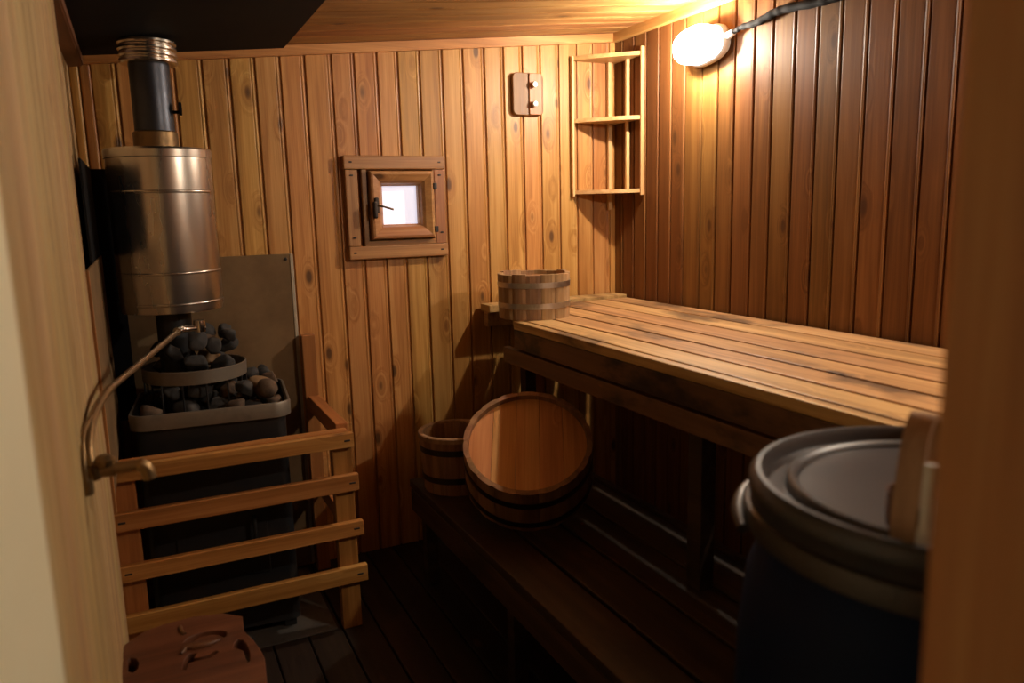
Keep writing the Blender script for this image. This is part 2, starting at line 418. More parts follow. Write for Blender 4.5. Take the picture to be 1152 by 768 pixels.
# ------------------------------------------------------------------ lamp and cable
lampc = Vector((1.893, 2.345, H+.570))
tilt = Euler((math.radians(-8), 0, 0))
lp = thing('bulkhead_lamp', 'glowing white oval bulkhead lamp on right wall beside the corner shelf', 'lamp', lampc, tilt, local=True)
bm = NB()
t = bmesh.new(); bmesh.ops.create_uvsphere(t, u_segments=40, v_segments=20, radius=1)
for v in t.verts:
    c = v.co; 
    q = Vector((abs(c.x)**.8*(1 if c.x>0 else -1), abs(c.y)**.75*(1 if c.y>0 else -1), abs(c.z)**.8*(1 if c.z>0 else -1)))
    v.co = Vector((q.x*.062, q.y*.096, q.z*.061))
for f in t.faces: f.smooth = True
join(bm, t); obj('globe', bm, M_globe, lp, 4)
bm = NB(); t = bmesh.new(); bmesh.ops.create_uvsphere(t, u_segments=16, v_segments=10, radius=.016)
join(bm, t, Matrix.Translation((-.012,0,0))); obj('bulb', bm, M_bulb, lp, 4)
bm = NB()
t = bmesh.new()
R1 = []; 
def oval(a, b, x, n=40, e=.72):
    return [t.verts.new((x, a*abs(math.cos(k*2*PI/n))**e*(1 if math.cos(k*2*PI/n)>0 else -1), b*abs(math.sin(k*2*PI/n))**e*(1 if math.sin(k*2*PI/n)>0 else -1))) for k in range(n)]
rg = [oval(.088,.050,.042), oval(.096,.058,.042), oval(.102,.064,.049), oval(.102,.064,.068), oval(.092,.054,.081)]
for a, b in zip(rg, rg[1:]):
    for k in range(40): t.faces.new((a[k], a[(k+1)%40], b[(k+1)%40], b[k]))
t.faces.new(rg[-1])
join(bm, t); lb = obj('lamp_base', bm, M_lampb, lp, .8)
bm = NB(); tube(bm, [(.060,-.093,.0),(.060,-.132,.004)], [.016,.011], 14); obj('cable_gland', bm, M_lampb, lb, .8)
def copy_tree(root, loc, rot, label):
    c = root.copy(); COL.objects.link(c); c.location = loc; c.rotation_euler = rot; c['label'] = label
    for ch in list(root.children):
        d = ch.copy(); COL.objects.link(d); d.parent = c
        for gch in ch.children:
            e = gch.copy(); COL.objects.link(e); e.parent = d
    return c
lp['group'] = 'bulkhead lamps on the right wall'
copy_tree(lp, (1.893,.60,H+.555), (0,0,0), 'oval bulkhead lamp on the right wall above the plastic drum by the doorway')
cb = [(1.953,2.222,H+.592),(1.953,2.205,H+.594),(1.957,2.170,H+.601),(1.957,2.102,H+.601),(1.957,2.029,H+.613),(1.957,1.967,H+.615),(1.957,1.843,H+.604),(1.957,1.76,H+.603),(1.958,1.60,H+.615),(1.958,1.3,H+.625),(1.958,1.0,H+.61),(1.956,.80,H+.575),(1.953,.745,H+.560),(1.953,.722,H+.558)]
pts = spline(cb, 6)
bm = NB(); tube(bm, pts, [.0055+.0085*min(1, i/22) + .0012*math.sin(i*1.7) for i in range(len(pts))], 12)
tag(obj('power_cable', bm, M_cable, None, 1), 'thick black cable running along the right wall to the lamp', 'cable')

# ------------------------------------------------------------------ corner shelf
sh = thing('corner_shelf', 'small three tier wooden corner shelf hanging in the right corner', 'shelf', (XR, YB, 1.385))
for z in (2.018, 1.760, 1.456):
    pts2 = [(1.752, YB-.003), (1.752, YB-.020)]
    for k in range(1, 12):
        a = k/12; p = Vector((1.752, YB-.020)).lerp(Vector((XR-.018, 2.780)), a); b = .012*math.sin(PI*a)
        pts2.append((p.x-b*.7, p.y-b*.7))
    pts2 += [(XR-.018, 2.780), (XR-.003, 2.780), (XR-.003, YB-.003)]
    bm = NB(); t = bmesh.new()
    A = [t.verts.new((x,y,z)) for x,y in pts2]; B = [t.verts.new((x,y,z+.016)) for x,y in pts2]
    t.faces.new(A[::-1]); t.faces.new(B)
    for k in range(len(A)): t.faces.new((A[k], A[(k+1)%len(A)], B[(k+1)%len(A)], B[k]))
    join(bm, t); obj('shelf_board', bm, M_shelf, sh)
for n, (a,b,c,d,e,f) in {'left':(1.742,1.7525,YB-.022,YB-.003,1.445,2.036),'right':(XR-.020,XR-.003,2.770,2.781,1.445,2.052),'corner':(1.925,1.945,YB-.026,YB-.008,1.385,2.030),'rear':(XR-.020,XR-.004,2.878,2.892,1.47,2.02)}.items():
    part_box('upright', M_shelfZ, sh, a, b, c, d, e, f, .0025, bid=len(n)*.7)
# ------------------------------------------------------------------ plaque with two pegs
pq = thing('peg_plaque', 'small brown wooden plaque with two white pegs on back wall', 'plaque', (1.525, YB, H+.388))
def rrect(x0,x1,z0,z1,r,n=6):
    out = []
    for cx,cz,a0 in ((x1-r,z0+r,-PI/2),(x1-r,z1-r,0),(x0+r,z1-r,PI/2),(x0+r,z0+r,PI)):
        for k in range(n+1):
            a = a0+k*PI/2/n; out.append((cx+r*math.cos(a), cz+r*math.sin(a)))
    return out
bm = slab_mesh('plaque', rrect(1.459,1.602,H+.385,H+.556,.022), [], .022, .003, None)
bm.transform(Matrix.Translation((0,YB-.0225,0)) @ Matrix.Rotation(PI/2,4,'X'))
obj('back_board', bm, M_plaq, pq)
M_plaq2 = wood('plaque_strip_wood', (.24,.092,.026), (.33,.135,.04), (.40,.185,.06), 'Z', .1, .45)
bm = slab_mesh('strip', rrect(1.532,1.590,H+.387,H+.554,.006), [], .008, .002, None)
bm.transform(Matrix.Translation((0,YB-.030,0)) @ Matrix.Rotation(PI/2,4,'X'))
obj('front_strip', bm, M_plaq2, pq)
for z in (H+.507, H+.429):
    bm = NB(); lathe(bm, [(0,0),(.006,0),(.006,.008),(.0115,.011),(.0135,.017),(.011,.022),(0,.024)], 20, Matrix.Translation((1.549,YB-.030,z)) @ Matrix.Rotation(PI/2,4,'X'))
    obj('peg', bm, M_peg, pq, .8)

# ------------------------------------------------------------------ upper bench
BZ = H-.405
be = thing('sauna_bench', 'slatted wooden upper bench along the right wall', 'bench', (1.58, 1.6, 0))
G_ = [1.207,1.242,1.352,1.466,1.585,1.718,1.843,1.967]
for i, (a, b) in enumerate(zip(G_, G_[1:])):
    part_box('slat', M_bench, be, a+(0 if i == 0 else .0065), b-.0065+(.004 if i == 0 else 0), .36, (2.505, 2.60, 2.875)[min(i, 2)], BZ-.030, BZ, .004, bid=i*1.31)
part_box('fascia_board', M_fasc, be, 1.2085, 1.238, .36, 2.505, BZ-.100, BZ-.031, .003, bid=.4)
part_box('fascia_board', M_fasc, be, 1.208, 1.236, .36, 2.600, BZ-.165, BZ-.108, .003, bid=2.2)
for y in (.6, 1.45, 2.30):
    part_box('cross_beam', M_low, be, 1.240, 1.965, y, y+.045, BZ-.11, BZ-.031, .003, bid=y)
for y in (.55, 1.55):
    part_box('leg', M_low, be, 1.243, 1.29, y-.06, y-.005, .0, BZ-.031, .003, bid=y+4)
part_box('leg', M_low, be, 1.40, 1.45, 2.80, 2.85, 0, BZ-.031, .003, bid=8)
part_box('end_batten', M_bench, be, 1.285, 1.965, 2.89, 2.985, BZ-.018, BZ+.012, .003, bid=6.1)
part_box('wall_batten', M_bench, be, 1.300, 1.965, 2.945, 2.985, BZ-.085, BZ-.019, .003, bid=7.4)
# ------------------------------------------------------------------ lower bench
LZ = .395
lo = thing('step_bench', 'low dark wooden bench under the slatted upper bench', 'bench', (1.2, 1.6, 0))
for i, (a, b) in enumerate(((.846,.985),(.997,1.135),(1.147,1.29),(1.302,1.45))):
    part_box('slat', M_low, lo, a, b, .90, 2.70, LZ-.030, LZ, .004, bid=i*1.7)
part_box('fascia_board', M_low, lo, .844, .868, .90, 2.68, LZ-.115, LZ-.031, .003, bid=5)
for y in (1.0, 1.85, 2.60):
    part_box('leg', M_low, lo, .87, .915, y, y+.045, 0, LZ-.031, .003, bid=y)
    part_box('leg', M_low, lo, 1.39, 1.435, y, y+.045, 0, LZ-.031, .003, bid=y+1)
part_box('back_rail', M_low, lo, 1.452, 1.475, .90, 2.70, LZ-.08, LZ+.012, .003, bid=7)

# ------------------------------------------------------------------ coopered vessels
def staves(bm, R0, R1, h, n, th=.014, gap=.0022, z0=0.0, seg=4, wob=.0):
    """ring of staves: R0 at the bottom, R1 at the top"""
    rs = random.Random(n)
    for i in range(n):
        a0, a1 = 2*PI*i/n, 2*PI*(i+1)/n; g = gap
        bid = rs.random()*8; hz = h+rs.uniform(-wob, wob)
        t = bmesh.new(); cols = []
        for k in range(seg+1):
            a = a0+(a1-a0)*k/seg
            e = 1.0 if 0 < k < seg else 0
            col = []
            for (R, z) in ((R0, z0), (R1, z0+hz)):
                ro = R-(0 if e else .0028)
                aa = a + (g/R if k == 0 else (-g/R if k == seg else 0))*.25
                col.append(((R-th)*math.cos(aa), (R-th)*math.sin(aa), z)); col.append((ro*math.cos(aa), ro*math.sin(aa), z))
            cols.append([t.verts.new(c) for c in col])
        for A, B in zip(cols, cols[1:]):
            for (p, q) in ((0,1),(1,3),(3,2),(2,0)): t.faces.new((A[p], A[q], B[q], B[p]))
        t.faces.new((cols[0][0],cols[0][2],cols[0][3],cols[0][1])); t.faces.new((cols[-1][0],cols[-1][1],cols[-1][3],cols[-1][2]))
        join(bm, t, None, bid)
def hoop(bm, R, z, w, slope=0.0, th=.0016, n=64):
    lathe(bm, [(R+.0002,z),(R+th,z),(R+th+slope*w,z+w),(R+.0002+slope*w,z+w)], n, closed=True)
# light bucket on the end of the bench
bk = thing('wooden_bucket', 'small weathered stave bucket with two metal hoops on bench end', 'bucket', (1.338, 2.590, BZ), (0,0,.25), local=True)
bm = NB(); staves(bm, .134, .137, .166, 15, .016, wob=.003); obj('stave_wall', bm, M_stave, bk)
bm = NB(); lathe(bm, [(0,.012),(.121,.012),(.121,.026),(0,.026)], 40); obj('bottom', bm, M_stave, bk)
bm = NB(); lathe(bm, [(0,.138),(.120,.138),(.120,.148),(0,.148)], 40)
M_inlid = wood('bucket_lid_wood', (.16,.06,.025), (.28,.115,.045), (.38,.17,.07), 'X', .1, .5)
obj('inner_lid', bm, M_inlid, bk)
for z in (.040, .117):
    bm = NB(); hoop(bm, .1343+.003*z/.166, z, .020, .018); obj('hoop', bm, M_hoop, bk)
# pail on the low bench
pl = thing('wooden_pail', 'open brown stave pail at the far end of the low bench', 'pail', (.984, 2.555, LZ), (0,0,.1), local=True)
bm = NB(); staves(bm, .121, .134, .206, 13, .015); obj('stave_wall', bm, M_stave2, pl)
bm = NB(); lathe(bm, [(0,.012),(.107,.012),(.107,.026),(0,.026)], 40); obj('bottom', bm, M_stave2, pl)
for z in (.043, .148):
    bm = NB(); hoop(bm, .121+.013*z/.206+.0003, z, .022, .065); obj('hoop', bm, M_hoopD, pl)
bm = NB(); lathe(bm, [(.119,.196),(.1372,.196),(.1372,.211),(.134,.214),(.122,.214),(.119,.211)], 48, closed=True)
obj('rim', bm, M_stave, pl, .6)
# big tub tipped forward, its round bottom turned to the room
el = math.radians(55); az = Vector((-.47,-.88,0)).normalized()
nrm = (az*math.cos(el)+Vector((0,0,math.sin(el)))).normalized()
xax = Vector((0,0,1)).cross(nrm).normalized(); yax = nrm.cross(xax)
rotm = Matrix((xax, yax, nrm)).transposed()
disc = Vector((1.06, 2.115, H-.742)); TL = .170
tb = thing('wooden_tub', 'big round stave tub tipped over with its wooden base facing out', 'tub', disc-nrm*TL, rotm, local=True)
bm = NB(); staves(bm, .213, .206, TL+.020, 18, .017); obj('stave_wall', bm, M_stave2, tb)
bm = NB()
for i in range(5):
    x0, x1 = -.189+i*.0756, -.189+(i+1)*.0756
    t = bmesh.new(); N = 14; top = []; bot = []
    for k in range(N+1):
        x = x0+.0006+(x1-x0-.0012)*k/N; y = math.sqrt(max(0, .189**2-x*x)); top.append((x, y)); bot.append((x, -y))
    lp_ = top + bot[::-1]
    cl = [lp_[0]]
    for p in lp_[1:]:
        if (Vector(p)-Vector(cl[-1])).length > 1e-4: cl.append(p)
    if (Vector(cl[0])-Vector(cl[-1])).length < 1e-4: cl.pop()
    A = [t.verts.new((x,y,TL-.016)) for x,y in cl]; B = [t.verts.new((x,y,TL)) for x,y in cl]
    t.faces.new(A[::-1]); t.faces.new(B)
    for k in range(len(A)): t.faces.new((A[k], A[(k+1)%len(A)], B[(k+1)%len(A)], B[k]))
    join(bm, t, None, i*.6)
obj('base_board', bm, M_tublid, tb)
for z, in ((.020,), (.118,)):
    bm = NB(); hoop(bm, .2133-.007*z/(TL+.020), z, .024, -.035); obj('hoop', bm, M_hoopD, tb)

# ------------------------------------------------------------------ heat protection round the stove
bm = NB(); t = bmesh.new()      # one sheet folded round the corner
pl2 = [(-.124,2.43),(-.118,2.43),(-.118,2.955),(-.055,2.955),(-.055,2.961),(-.124,2.961)]
A = [t.verts.new((x,y,.70)) for x,y in pl2]; B = [t.verts.new((x,y,H+.163)) for x,y in pl2]
t.faces.new(A[::-1]); t.faces.new(B)
for k in range(6): t.faces.new((A[k], A[(k+1)%6], B[(k+1)%6], B[k]))
join(bm, t); tag(obj('heat_shield', bm, M_black), 'black sheet metal shield in the left corner behind the tank', 'heat shield')
bm = NB(); t = bmesh.new(); bmesh.ops.create_cube(t, size=1)
for v in t.verts:
    x = -.125 if v.co.x < 0 else .54
    v.co = Vector((x, 1.55 if v.co.y < 0 else 2.972, zc(x)-(.012 if v.co.z < 0 else .003)))
join(bm, t); tag(obj('ceiling_shield', bm, M_black), 'black metal sheet fixed to the ceiling around the flue', 'heat shield')
cbd = thing('cement_board', 'tan cement board on the back wall behind the stove', 'fire board', (.26, YB, .02))
part_box('board', M_cement, cbd, -.06, .508, 2.972, 2.9975, .02, H-.147, .002)
part_box('edge_strip', M_edge, cbd, .508, .520, 2.970, 2.9975, .02, H-.147, .002)
for (x, z) in ((.493, H-.165), (.493, .55)):
    bm = NB(); lathe(bm, [(0,0),(.006,0),(.005,.004),(0,.005)], 12, Matrix.Translation((x,2.972,z)) @ Matrix.Rotation(PI/2,4,'X')); obj('screw', bm, M_screw, cbd)
sb = thing('side_board', 'narrow cement board with an orange batten on the left wall by the stove', 'fire board', (-.13, 2.05, .70))
part_box('board', M_cement, sb, -.1172, -.1125, 2.131, 2.93, .70, H-.120, .001)
part_box('batten', M_guardZ, sb, -.1245, -.1125, 2.107, 2.130, .66, H-.122, .002)
for z in (.80, 1.18): part_box('spacer', M_guardZ, sb, -.1475, -.1170, 2.25, 2.29, z, z+.05, .001)
tag(part_box('floor_plate', metal('floor_plate_steel', (.16,.14,.12), .55, .7, dirt=.6), None, -.10, .49, 2.452, 2.968, .0005, .0045, .001), 'dull metal sheet on the floor under the stove', 'floor plate')

# ------------------------------------------------------------------ stove
SX, SY, SR = .178, 2.735, math.radians(-5.5)
st = thing('sauna_stove', 'black sauna stove with steel rims behind the wooden guard', 'stove', (SX, SY, .005), (0,0,SR), local=True)
def rr2(hx, hy, r, n=6): return rrect(-hx, hx, -hy, hy, r, n)
def loft(bm, rings, closed=True, caps=(False, False)):
    t = bmesh.new(); V = [[t.verts.new(p) for p in r] for r in rings]
    n = len(V[0])
    pairs = list(zip(V, V[1:])) + ([(V[-1], V[0])] if closed else [])
    for a, b in pairs:
        for k in range(n): t.faces.new((a[k], a[(k+1)%n], b[(k+1)%n], b[k]))
    if caps[0]: t.faces.new(V[0][::-1])
    if caps[1]: t.faces.new(V[-1])
    join(bm, t)
ring = lambda hx, hy, r, z: [(x,y,z) for x,y in rr2(hx,hy,r)]
bm = NB(); loft(bm, [ring(.225,.185,.03,.03), ring(.225,.185,.03,.745), ring(.236,.198,.05,.750), ring(.236,.198,.05,.790), ring(.228,.190,.045,.790), ring(.228,.190,.045,.742)], False, (True, True))
obj('body', bm, M_stove, st, .6)
for (x,y) in ((-.19,-.15),(.19,-.15),(-.19,.15),(.19,.15)):
    bm = NB(); box(bm, x-.02, x+.02, y-.02, y+.02, 0, .032, .003); obj('foot', bm, M_stove, st)
bm = NB(); loft(bm, [ring(.2365,.1985,.05,.745), ring(.2425,.2045,.056,.747), ring(.2435,.2055,.056,.788), ring(.2405,.2025,.054,.795), ring(.234,.196,.048,.795), ring(.2365,.1985,.05,.788)], True)
obj('tray_rim', bm, M_rim, st, .6)
bm = NB(); box(bm, -.14, .14, -.192, -.184, .22, .50, .004); dd = obj('fire_door', bm, M_stove, st)
bm = NB(); tube(bm, [(.10,-.194,.34),(.10,-.215,.34),(.10,-.215,.42),(.10,-.194,.42)], .006, 8); obj('door_handle', bm, M_stove, dd, 1)
RX, RY, RR = -.045, .01, .160
bm = NB(); lathe(bm, [(RR,.868),(RR+.003,.868),(RR+.004,.910),(RR+.001,.912),(RR-.002,.910)], 56, Matrix.Translation((RX,RY,0)), closed=True)
rg_ = obj('basket_ring', bm, M_rim, st, .6)
for k in range(14):
    a = 2*PI*k/14; x, y = RX+(RR-.001)*math.cos(a), RY+(RR-.001)*math.sin(a)
    bm = NB(); tube(bm, [(x,y,.745),(x,y,.87)], .003, 6); obj('basket_bar', bm, M_stove, st)
FX, FY = -.095, -.003     # flue in the stove's frame
bm = NB(); lathe(bm, [(.052,.744),(.054,.744),(.054,1.096),(.050,1.096),(.050,.744)], 40, Matrix.Translation((FX,FY,0)), closed=True); obj('flue_neck', bm, M_stove, st, .8)
FW = WM[st.name] @ Vector((FX, FY, 0))    # flue axis in the room

# water tank round the flue
tk = thing('water_tank', 'cylindrical stainless steel water tank around the flue above the stove', 'tank', (FW.x+.002, FW.y, H-.298), local=True)
TR, TH = .155, .508
bm = NB(); lathe(bm, [(.056,.010),(TR-.012,.010),(TR-.006,0),(TR-.002,.001),(TR,.012),(TR,TH-.030),(TR+.003,TH-.028),(TR+.004,TH-.006),(TR+.001,TH),(TR-.010,TH+.001),(TR-.016,TH-.004),(.062,TH-.002)], 96)
obj('shell', bm, M_steel, tk, .5)
for z in (.028, .125, .375):
    bm = NB(); lathe(bm, [(TR-.001,z-.005),(TR+.0015,z-.004),(TR+.003,z),(TR+.0015,z+.004),(TR-.001,z+.005)], 96); obj('seam_band', bm, M_steel, tk, 4)
# flue pipe
fp = thing('flue_pipe', 'dark metal flue pipe rising from the tank to the ceiling', 'flue', (FW.x, FW.y, H+.210), local=True)
zt = zc(FW.x)-.012-(H+.21)
bm = NB(); lathe(bm, [(.0,.004),(.059,.004),(.059,zt-.002),(0,zt-.002)], 48); obj('pipe', bm, M_flue, fp, .8)
bm = NB(); lathe(bm, [(.060,.002),(.066,.003),(.066,.052),(.060,.056)], 48); obj('base_collar', bm, M_rust, fp, .8)
pr = [(.060,.255)]
for k in range(4):
    z = .257+k*.0185; pr += [(.080,z),(.085,z+.005),(.085,z+.011),(.080,z+.016)]
pr += [(.060,.331)]
bm = NB(); lathe(bm, pr, 56); obj('ribbed_collar', bm, M_chrome, fp, .6)
bm = NB(); tube(bm, [(.055,-.02,.115),(.080,-.025,.115)], .005, 8); lathe(bm, [(0,-.004),(.020,-.004),(.020,.004),(0,.004)], 20, Matrix.Translation((.078,-.025,.125)) @ Matrix.Rotation(PI/2,4,'Y'))
obj('damper_handle', bm, M_black, fp, .8)

# ------------------------------------------------------------------ stones
def stone_bm(r, seed):
    rs = random.Random(seed); bm = NB()
    t = bmesh.new(); bmesh.ops.create_icosphere(t, subdivisions=3, radius=1)
    planes = []
    for k in range(12):
        n = Vector((rs.gauss(0,1), rs.gauss(0,1), rs.gauss(0,1))).normalized(); planes.append((n, rs.uniform(.56,.84)))
    sc = Vector((rs.uniform(.92,1.12), rs.uniform(.78,1.0), rs.uniform(.72,.92)))
    for v in t.verts:
        c = v.co.copy()
        for n, d in planes:
            k = c.dot(n)
            if k > d: c -= n*(k-d)*.92
        c *= 1+.06*mnoise.noise(v.co*2.3+Vector((seed,0,0)))
        v.co = Vector((c.x*sc.x, c.y*sc.y, c.z*sc.z))*r*1.12
    for f in t.faces: f.smooth = True
    join(bm, t); return bm
PL = []
def drop(r, region, base, tries=90, pack=.98):
    best = None
    for _ in range(tries):
        x, y = region(r)
        if x is None: continue
        if math.hypot(x-FX, y-FY) < .056+r: continue
        z = base+r*.85
        for (a,b,c,q) in PL:
            d = math.hypot(x-a, y-b); R = pack*(r+q)
            if d < R: z = max(z, c+math.sqrt(R*R-d*d))
        if best is None or z < best[2]: best = (x, y, z)
    return best
rs = random.Random(21)
def reg_tray(r): return rs.uniform(-.224+r, .224-r), rs.uniform(-.186+r, .186-r)
def reg_out(r):
    for _ in range(40):
        x, y = reg_tray(r)
        if math.hypot(x-RX, y-RY) > RR+r*.98: return x, y
    return None, None
def reg_in(r):
    for _ in range(40):
        a, q = rs.uniform(0, 2*PI), math.sqrt(rs.random())*(RR-.006-r)
        return RX+q*math.cos(a), RY+q*math.sin(a)
stones = []
def reg_bars(r):
    for _ in range(60):
        x, y = reg_tray(r)
        if abs(math.hypot(x-RX, y-RY)-RR) > r*.95+.003: return x, y
    return None, None
for k in range(70):
    r = rs.uniform(.028,.044)
    p = drop(r, reg_bars, .745)
    if p and p[2] < .80: PL.append((*p, r)); stones.append((p, r, 'low'))
for k in range(60):
    r = rs.uniform(.030,.044)
    p = drop(r, reg_out, .745)
    if p and p[2]+r < .875: PL.append((*p, r)); stones.append((p, r, 'low'))
for k in range(110):
    r = rs.uniform(.027,.044)
    p = drop(r, reg_in, .745)
    lim = 1.045 if (p and p[0] > RX+.01) else 1.005
    if p and p[2]+r < lim: PL.append((*p, r)); stones.append((p, r, 'top'))
Ms = WM[st.name]
for i, (p, r, k) in enumerate(stones):
    u = rs.random(); m = M_stoneA if u < .62 else (M_stoneB if u < .92 else M_stoneC)
    o = obj('sauna_stone', stone_bm(r, i*1.7+3), m)
    o.location = Ms @ Vector(p); o.rotation_euler = (rs.uniform(-.5,.5), rs.uniform(-.5,.5), rs.uniform(0,6))
    c = {M_stoneA:'dark grey', M_stoneB:'reddish brown', M_stoneC:'pale ochre'}[m]
    if k == 'low': tag(o, c+' rough stone lying in the lower tray of the stove', 'stone', c+' stones in the stove tray')
    else: tag(o, c+' rough stone piled inside the upper ring of the stove', 'stone', c+' stones in the upper ring')

# ------------------------------------------------------------------ guard in front of the stove
gd = thing('stove_guard', 'orange wooden slatted guard rail around the stove', 'guard rail', (.21, 2.45, 0))
for i, (z0, z1, x1) in enumerate(((.644,.692,.575),(.494,.550,.584),(.336,.386,.590),(.172,.228,.596))):
    part_box('rail', M_guardX, gd, -.1485, x1, 2.415, 2.440, z0, z1, .003, bid=i*1.1)
part_box('cap_rail', M_guardX, gd, -.1485, .562, 2.4435, 2.478, .655, .697, .004, bid=6)
part_box('post', M_guardZ, gd, -.1485, -.075, 2.4405, 2.475, 0, .654, .003, bid=1)
part_box('post', M_guardZ, gd, .508, .572, 2.4405, 2.480, 0, .654, .003, bid=2)
part_box('post', M_guardZ, gd, .522, .572, 2.925, 2.968, 0, .948, .003, bid=3)
part_box('side_rail', M_guardY, gd, .532, .572, 2.479, 2.924, .655, .712, .003, bid=4)
part_box('side_rail', M_guardY, gd, .540, .566, 2.481, 2.924, .33, .385, .003, bid=5)
for (z, x) in ((.668,.553),(.522,.562),(.362,.567),(.200,.570),(.522,-.120),(.362,-.118)):
    bm = NB(); box(bm, x-.010, x+.010, 2.4135, 2.4165, z-.003, z+.003, .001, 1); obj('nail', bm, M_screw, gd)

# ------------------------------------------------------------------ water pipe and tap
wp = thing('water_pipe', 'brass water pipe from a wall tap up to the steel tank', 'pipe', (-.11, 1.47, .93))
bm = NB(); tube(bm, spline([(.165,2.575,H-.345),(.10,2.56,H-.343),(.082,2.53,H-.345)], 6), [.011]*7+[.013]*6, 14)
lathe(bm, [(0,-.02),(.017,-.018),(.019,0),(.017,.018),(0,.02)], 20, Matrix.Translation((.150,2.575,H-.338)))
obj('tank_tap', bm, M_tap, wp, .9)
NEAR = Matrix.Translation((0,0,H)) @ Matrix.Scale(.84,4) @ Matrix.Translation((0,0,-H))   # tap block sized down to about 9 cm reach
bm = NB(); tube(bm, [(.084,2.534,H-.345),(-.0823,1.781,H-.351)], [.0085,.0068], 14); obj('straight_pipe', bm, M_copper, wp, 1)
bm = NB(); pts = spline([(-.096,2.125,H-.416),(-.112,2.03,H-.422),(-.127,1.86,H-.432),(-.132,1.76,H-.460),(-.128,1.735,H-.500)], 10)
tube(bm, pts, [.0095+.0012*(i%2) for i in range(len(pts))], 12); bm.transform(NEAR); obj('braided_hose', bm, M_brass, wp, 1)
bm = NB(); tube(bm, spline([(-.110,2.00,H-.424),(-.136,1.78,H-.430),(-.138,1.70,H-.470),(-.138,1.69,H-.515)], 8), .0045, 8); bm.transform(NEAR); obj('thin_hose', bm, M_brass, wp, 1)
bm = NB()
tube(bm, [(-.148,1.745,H-.508),(-.085,1.745,H-.512)], [.017,.017], 14)
tube(bm, [(-.128,1.735,H-.495),(-.122,1.742,H-.525)], .014, 12)
tube(bm, spline([(-.090,1.745,H-.512),(-.060,1.745,H-.512),(-.038,1.745,H-.514),(-.028,1.745,H-.525),(-.024,1.745,H-.545)], 5), [.012]*9+[.0145]*12, 14)
lathe(bm, [(0,0),(.020,0),(.022,.012),(.012,.02),(0,.02)], 12, Matrix.Translation((-.105,1.74,H-.500)))
tube(bm, [(-.137,1.70,H-.512),(-.137,1.70,H-.545)], .011, 10)
bm.transform(NEAR); vb = obj('wall_tap', bm, M_brass, wp, .9)

# ------------------------------------------------------------------ carved stool in the near left corner
so = thing('carved_stool', 'reddish brown carved wooden stool with cut out holes before the guard', 'stool', (.02, 1.75, 0))
outl = [(-.115,1.887),(-.072,1.930),(-.031,1.942),(.036,1.947),(.104,1.928),(.144,1.890),(.139,1.815),(.152,1.770),(.163,1.718),(.166,1.674),(.157,1.577),(.150,1.46),(.10,1.40),(-.06,1.40),(-.125,1.46),(-.132,1.60),(-.126,1.72),(-.118,1.84)]
h1 = [(.107,1.752),(.113,1.776),(.124,1.788),(.134,1.778),(.140,1.753),(.142,1.715),(.138,1.680),(.129,1.670),(.128,1.70),(.127,1.728),(.118,1.742)]
h2 = [(.002,1.832),(.016,1.848),(.036,1.857),(.055,1.859),(.075,1.855),(.092,1.847),(.103,1.835),(.104,1.815),(.094,1.808),(.084,1.826),(.068,1.836),(.045,1.836),(.025,1.822)]
h3 = [(-.112,1.812),(-.104,1.824),(-.092,1.812),(-.086,1.79),(-.088,1.765),(-.098,1.752),(-.110,1.762)]
h4 = [(-.004,1.720),(.004,1.755),(.016,1.776),(.034,1.770),(.026,1.752),(.050,1.748),(.072,1.762),(.080,1.752),(.060,1.735),(.034,1.736),(.014,1.735),(.006,1.706)]
bm = slab_mesh('seat', outl, [h1,h2,h3,h4], .045, .0015, None); bmesh.ops.translate(bm, vec=(0,0,H-.98), verts=bm.verts)
obj('seat', bm, M_stool, so)
bm = NB()   # relief: a raised curl between the cut-outs
tube(bm, [(x,y,H-.978) for x,y,_ in [(.085,1.80,0),(.06,1.79,0),(.03,1.795,0),(.01,1.80,0),(0,1.78,0)]], [.003,.008,.010,.007,.003], 10)
obj('carved_curl', bm, M_stool, so, 1)
bm = NB(); tube(bm, spline([(.012,1.868,H-.980),(.006,1.885,H-.979),(.004,1.91,H-.980)],4), .005, 8); obj('carved_ridge', bm, M_stool, so, 1)
for (x0,x1,y0,y1) in ((.085,.135,1.63,1.665),(.085,.130,1.86,1.895),(-.11,-.065,1.86,1.895),(-.11,-.065,1.46,1.50),(.085,.13,1.46,1.50)):
    part_box('leg', M_stool, so, x0, x1, y0, y1, 0, H-1.022, .005, bid=x0+y0)
part_box('side_panel', M_stool, so, .128, .150, 1.47, 1.70, .10, H-1.022, .006, bid=3)

# ------------------------------------------------------------------ plastic drum
DX, DY, DR, DZ = .908, .598, .243, H-.352
dm = thing('plastic_drum', 'dark navy plastic drum with a grey lid in the right foreground', 'drum', (DX, DY, 0), local=True)
bm = NB(); lathe(bm, [(0,0),(.225,0),(.245,.015),(.25,.04),(.266,.30),(.267,.55),(.262,.80),(.252,.90),(.240,.930),(.236,.945),(.236,DZ-.03),(0,DZ-.03)], 96); obj('drum_body', bm, M_drum, dm, .7)
bm = NB(); lathe(bm, [(.236,DZ-.075),(.247,DZ-.075),(.250,DZ-.06),(.248,DZ-.028),(.252,DZ-.024),(.252,DZ-.010),(.246,DZ-.004),(.243,DZ),(.236,DZ),(.232,DZ-.006),(.228,DZ-.020),(.206,DZ-.022),(.202,DZ-.012),(.196,DZ-.009),(.190,DZ-.012),(.187,DZ-.018),(.0,DZ-.017)], 128); obj('lid', bm, M_lid, dm, .9)
bm = NB(); lathe(bm, [(.249,DZ-.074),(.255,DZ-.072),(.257,DZ-.058),(.255,DZ-.044),(.250,DZ-.042)], 96); cr = obj('clamp_ring', bm, M_ringp, dm, .9)
bm = NB()
a0 = math.radians(112)
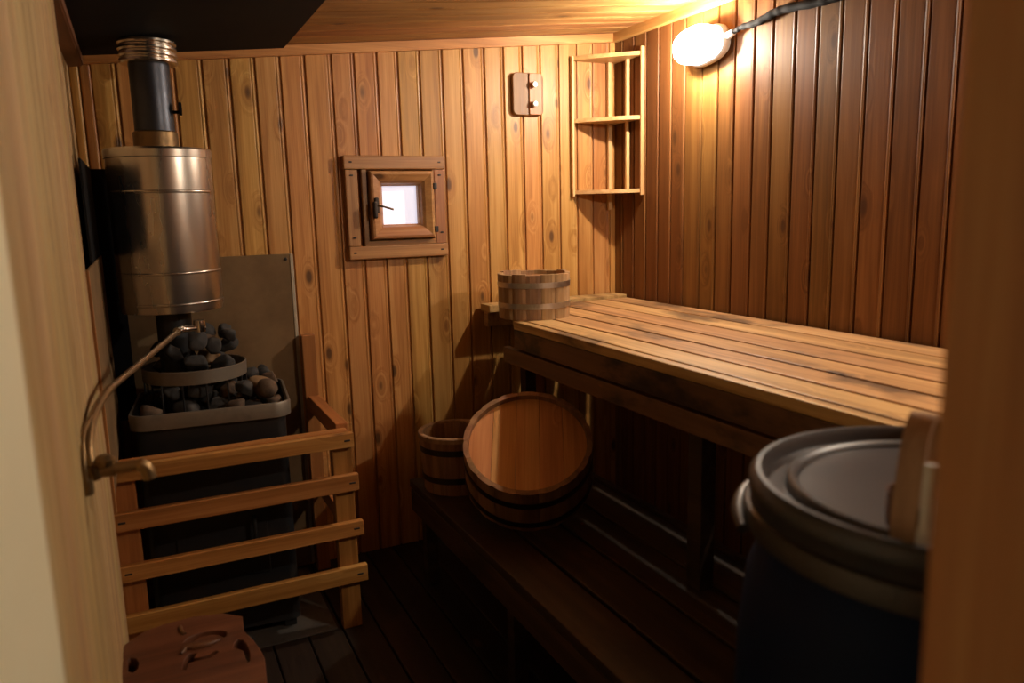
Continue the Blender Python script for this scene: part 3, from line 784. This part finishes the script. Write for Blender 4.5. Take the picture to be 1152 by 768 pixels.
pts = [((.262)*math.cos(a0+math.radians(k*3)), (.262)*math.sin(a0+math.radians(k*3)), DZ-.058-.0012*k) for k in range(13)]
tube(bm, pts, [.007+.006*math.sin(PI*i/12) for i in range(13)], 10); obj('clamp_lever', bm, M_ringp, cr, 1)
# wooden scoop with a bent strap handle, standing on the drum
sx, sy = .742, .534
wsx = thing('wooden_scoop', 'bent wood scoop with strap handle standing on the drum lid', 'scoop', (sx, sy, DZ-.010), (0,0,math.radians(20)), local=True)
bm = NB(); prs = []
ctrl = [(-.030,0,.0),(-.030,0,.03),(-.020,0,.075),(-.006,0,.112),(.014,0,.128),(.034,0,.118),(.040,0,.085),(.034,0,.03),(.034,0,0)]
sp = spline(ctrl, 6); t = bmesh.new(); rows = []
for i, p in enumerate(sp):
    d = (sp[min(i+1,len(sp)-1)]-sp[max(i-1,0)]).normalized(); n = Vector((-d.z,0,d.x))*.0035
    rows.append([t.verts.new(q) for q in (p+n+Vector((0,-.013,0)), p+n+Vector((0,.013,0)), p-n+Vector((0,.013,0)), p-n+Vector((0,-.013,0)))])
for a, b in zip(rows, rows[1:]):
    for k in range(4): t.faces.new((a[k], a[(k+1)%4], b[(k+1)%4], b[k]))
t.faces.new(rows[0][::-1]); t.faces.new(rows[-1])
join(bm, t); obj('strap_handle', bm, M_scoop, wsx, .9)
bm = NB(); lathe(bm, [(0,0),(.026,0),(.030,.006),(.030,.045),(.027,.045),(.026,.008),(0,.008)], 32, Matrix.Translation((.004,0,0))); obj('bowl', bm, M_stool, wsx, .7)
bm = NB(); tube(bm, spline([(-.030,-.0215,.002),(-.030,-.0215,.05),(-.026,-.0215,.088)],5), [.010,.009]+[.0070]*9, 12); obj('side_grip', bm, M_white, wsx, 1)

# ------------------------------------------------------------------ camera, world, view
f_px = 865.0
p = math.atan(149.3/f_px); roll = math.atan(122/5006); yaw = math.radians(25.6)
fw = Vector((math.sin(yaw)*math.cos(p), math.cos(yaw)*math.cos(p), -math.sin(p)))
r0 = Vector((math.cos(yaw), -math.sin(yaw), 0)); u0 = r0.cross(fw)
r = r0*math.cos(roll) - u0*math.sin(roll); u = u0*math.cos(roll) + r0*math.sin(roll)
cam = bpy.data.cameras.new('camera'); co = bpy.data.objects.new('camera', cam); COL.objects.link(co)
co.matrix_world = Matrix.Translation((0,0,H)) @ Matrix((r, u, -fw)).transposed().to_4x4()
cam.sensor_width = 36; cam.lens = f_px/1152*36; cam.clip_start = .02
cam.dof.use_dof = True; cam.dof.focus_distance = 2.95; cam.dof.aperture_fstop = 2.7
SC.camera = co
wd = bpy.data.worlds.new('daylight'); wd.use_nodes = True; SC.world = wd
bg = wd.node_tree.nodes['Background']; bg.inputs[0].default_value = (.55,.72,.95,1); bg.inputs[1].default_value = .008
SC.view_settings.view_transform = 'Standard'; SC.view_settings.look = 'None'
SC.view_settings.gamma = 1; SC.view_settings.use_curve_mapping = False; SC.view_settings.exposure = 0.0
SC.cycles.max_bounces = 8; SC.cycles.diffuse_bounces = 2; SC.cycles.sample_clamp_indirect = 4
SC.cycles.use_denoising = True
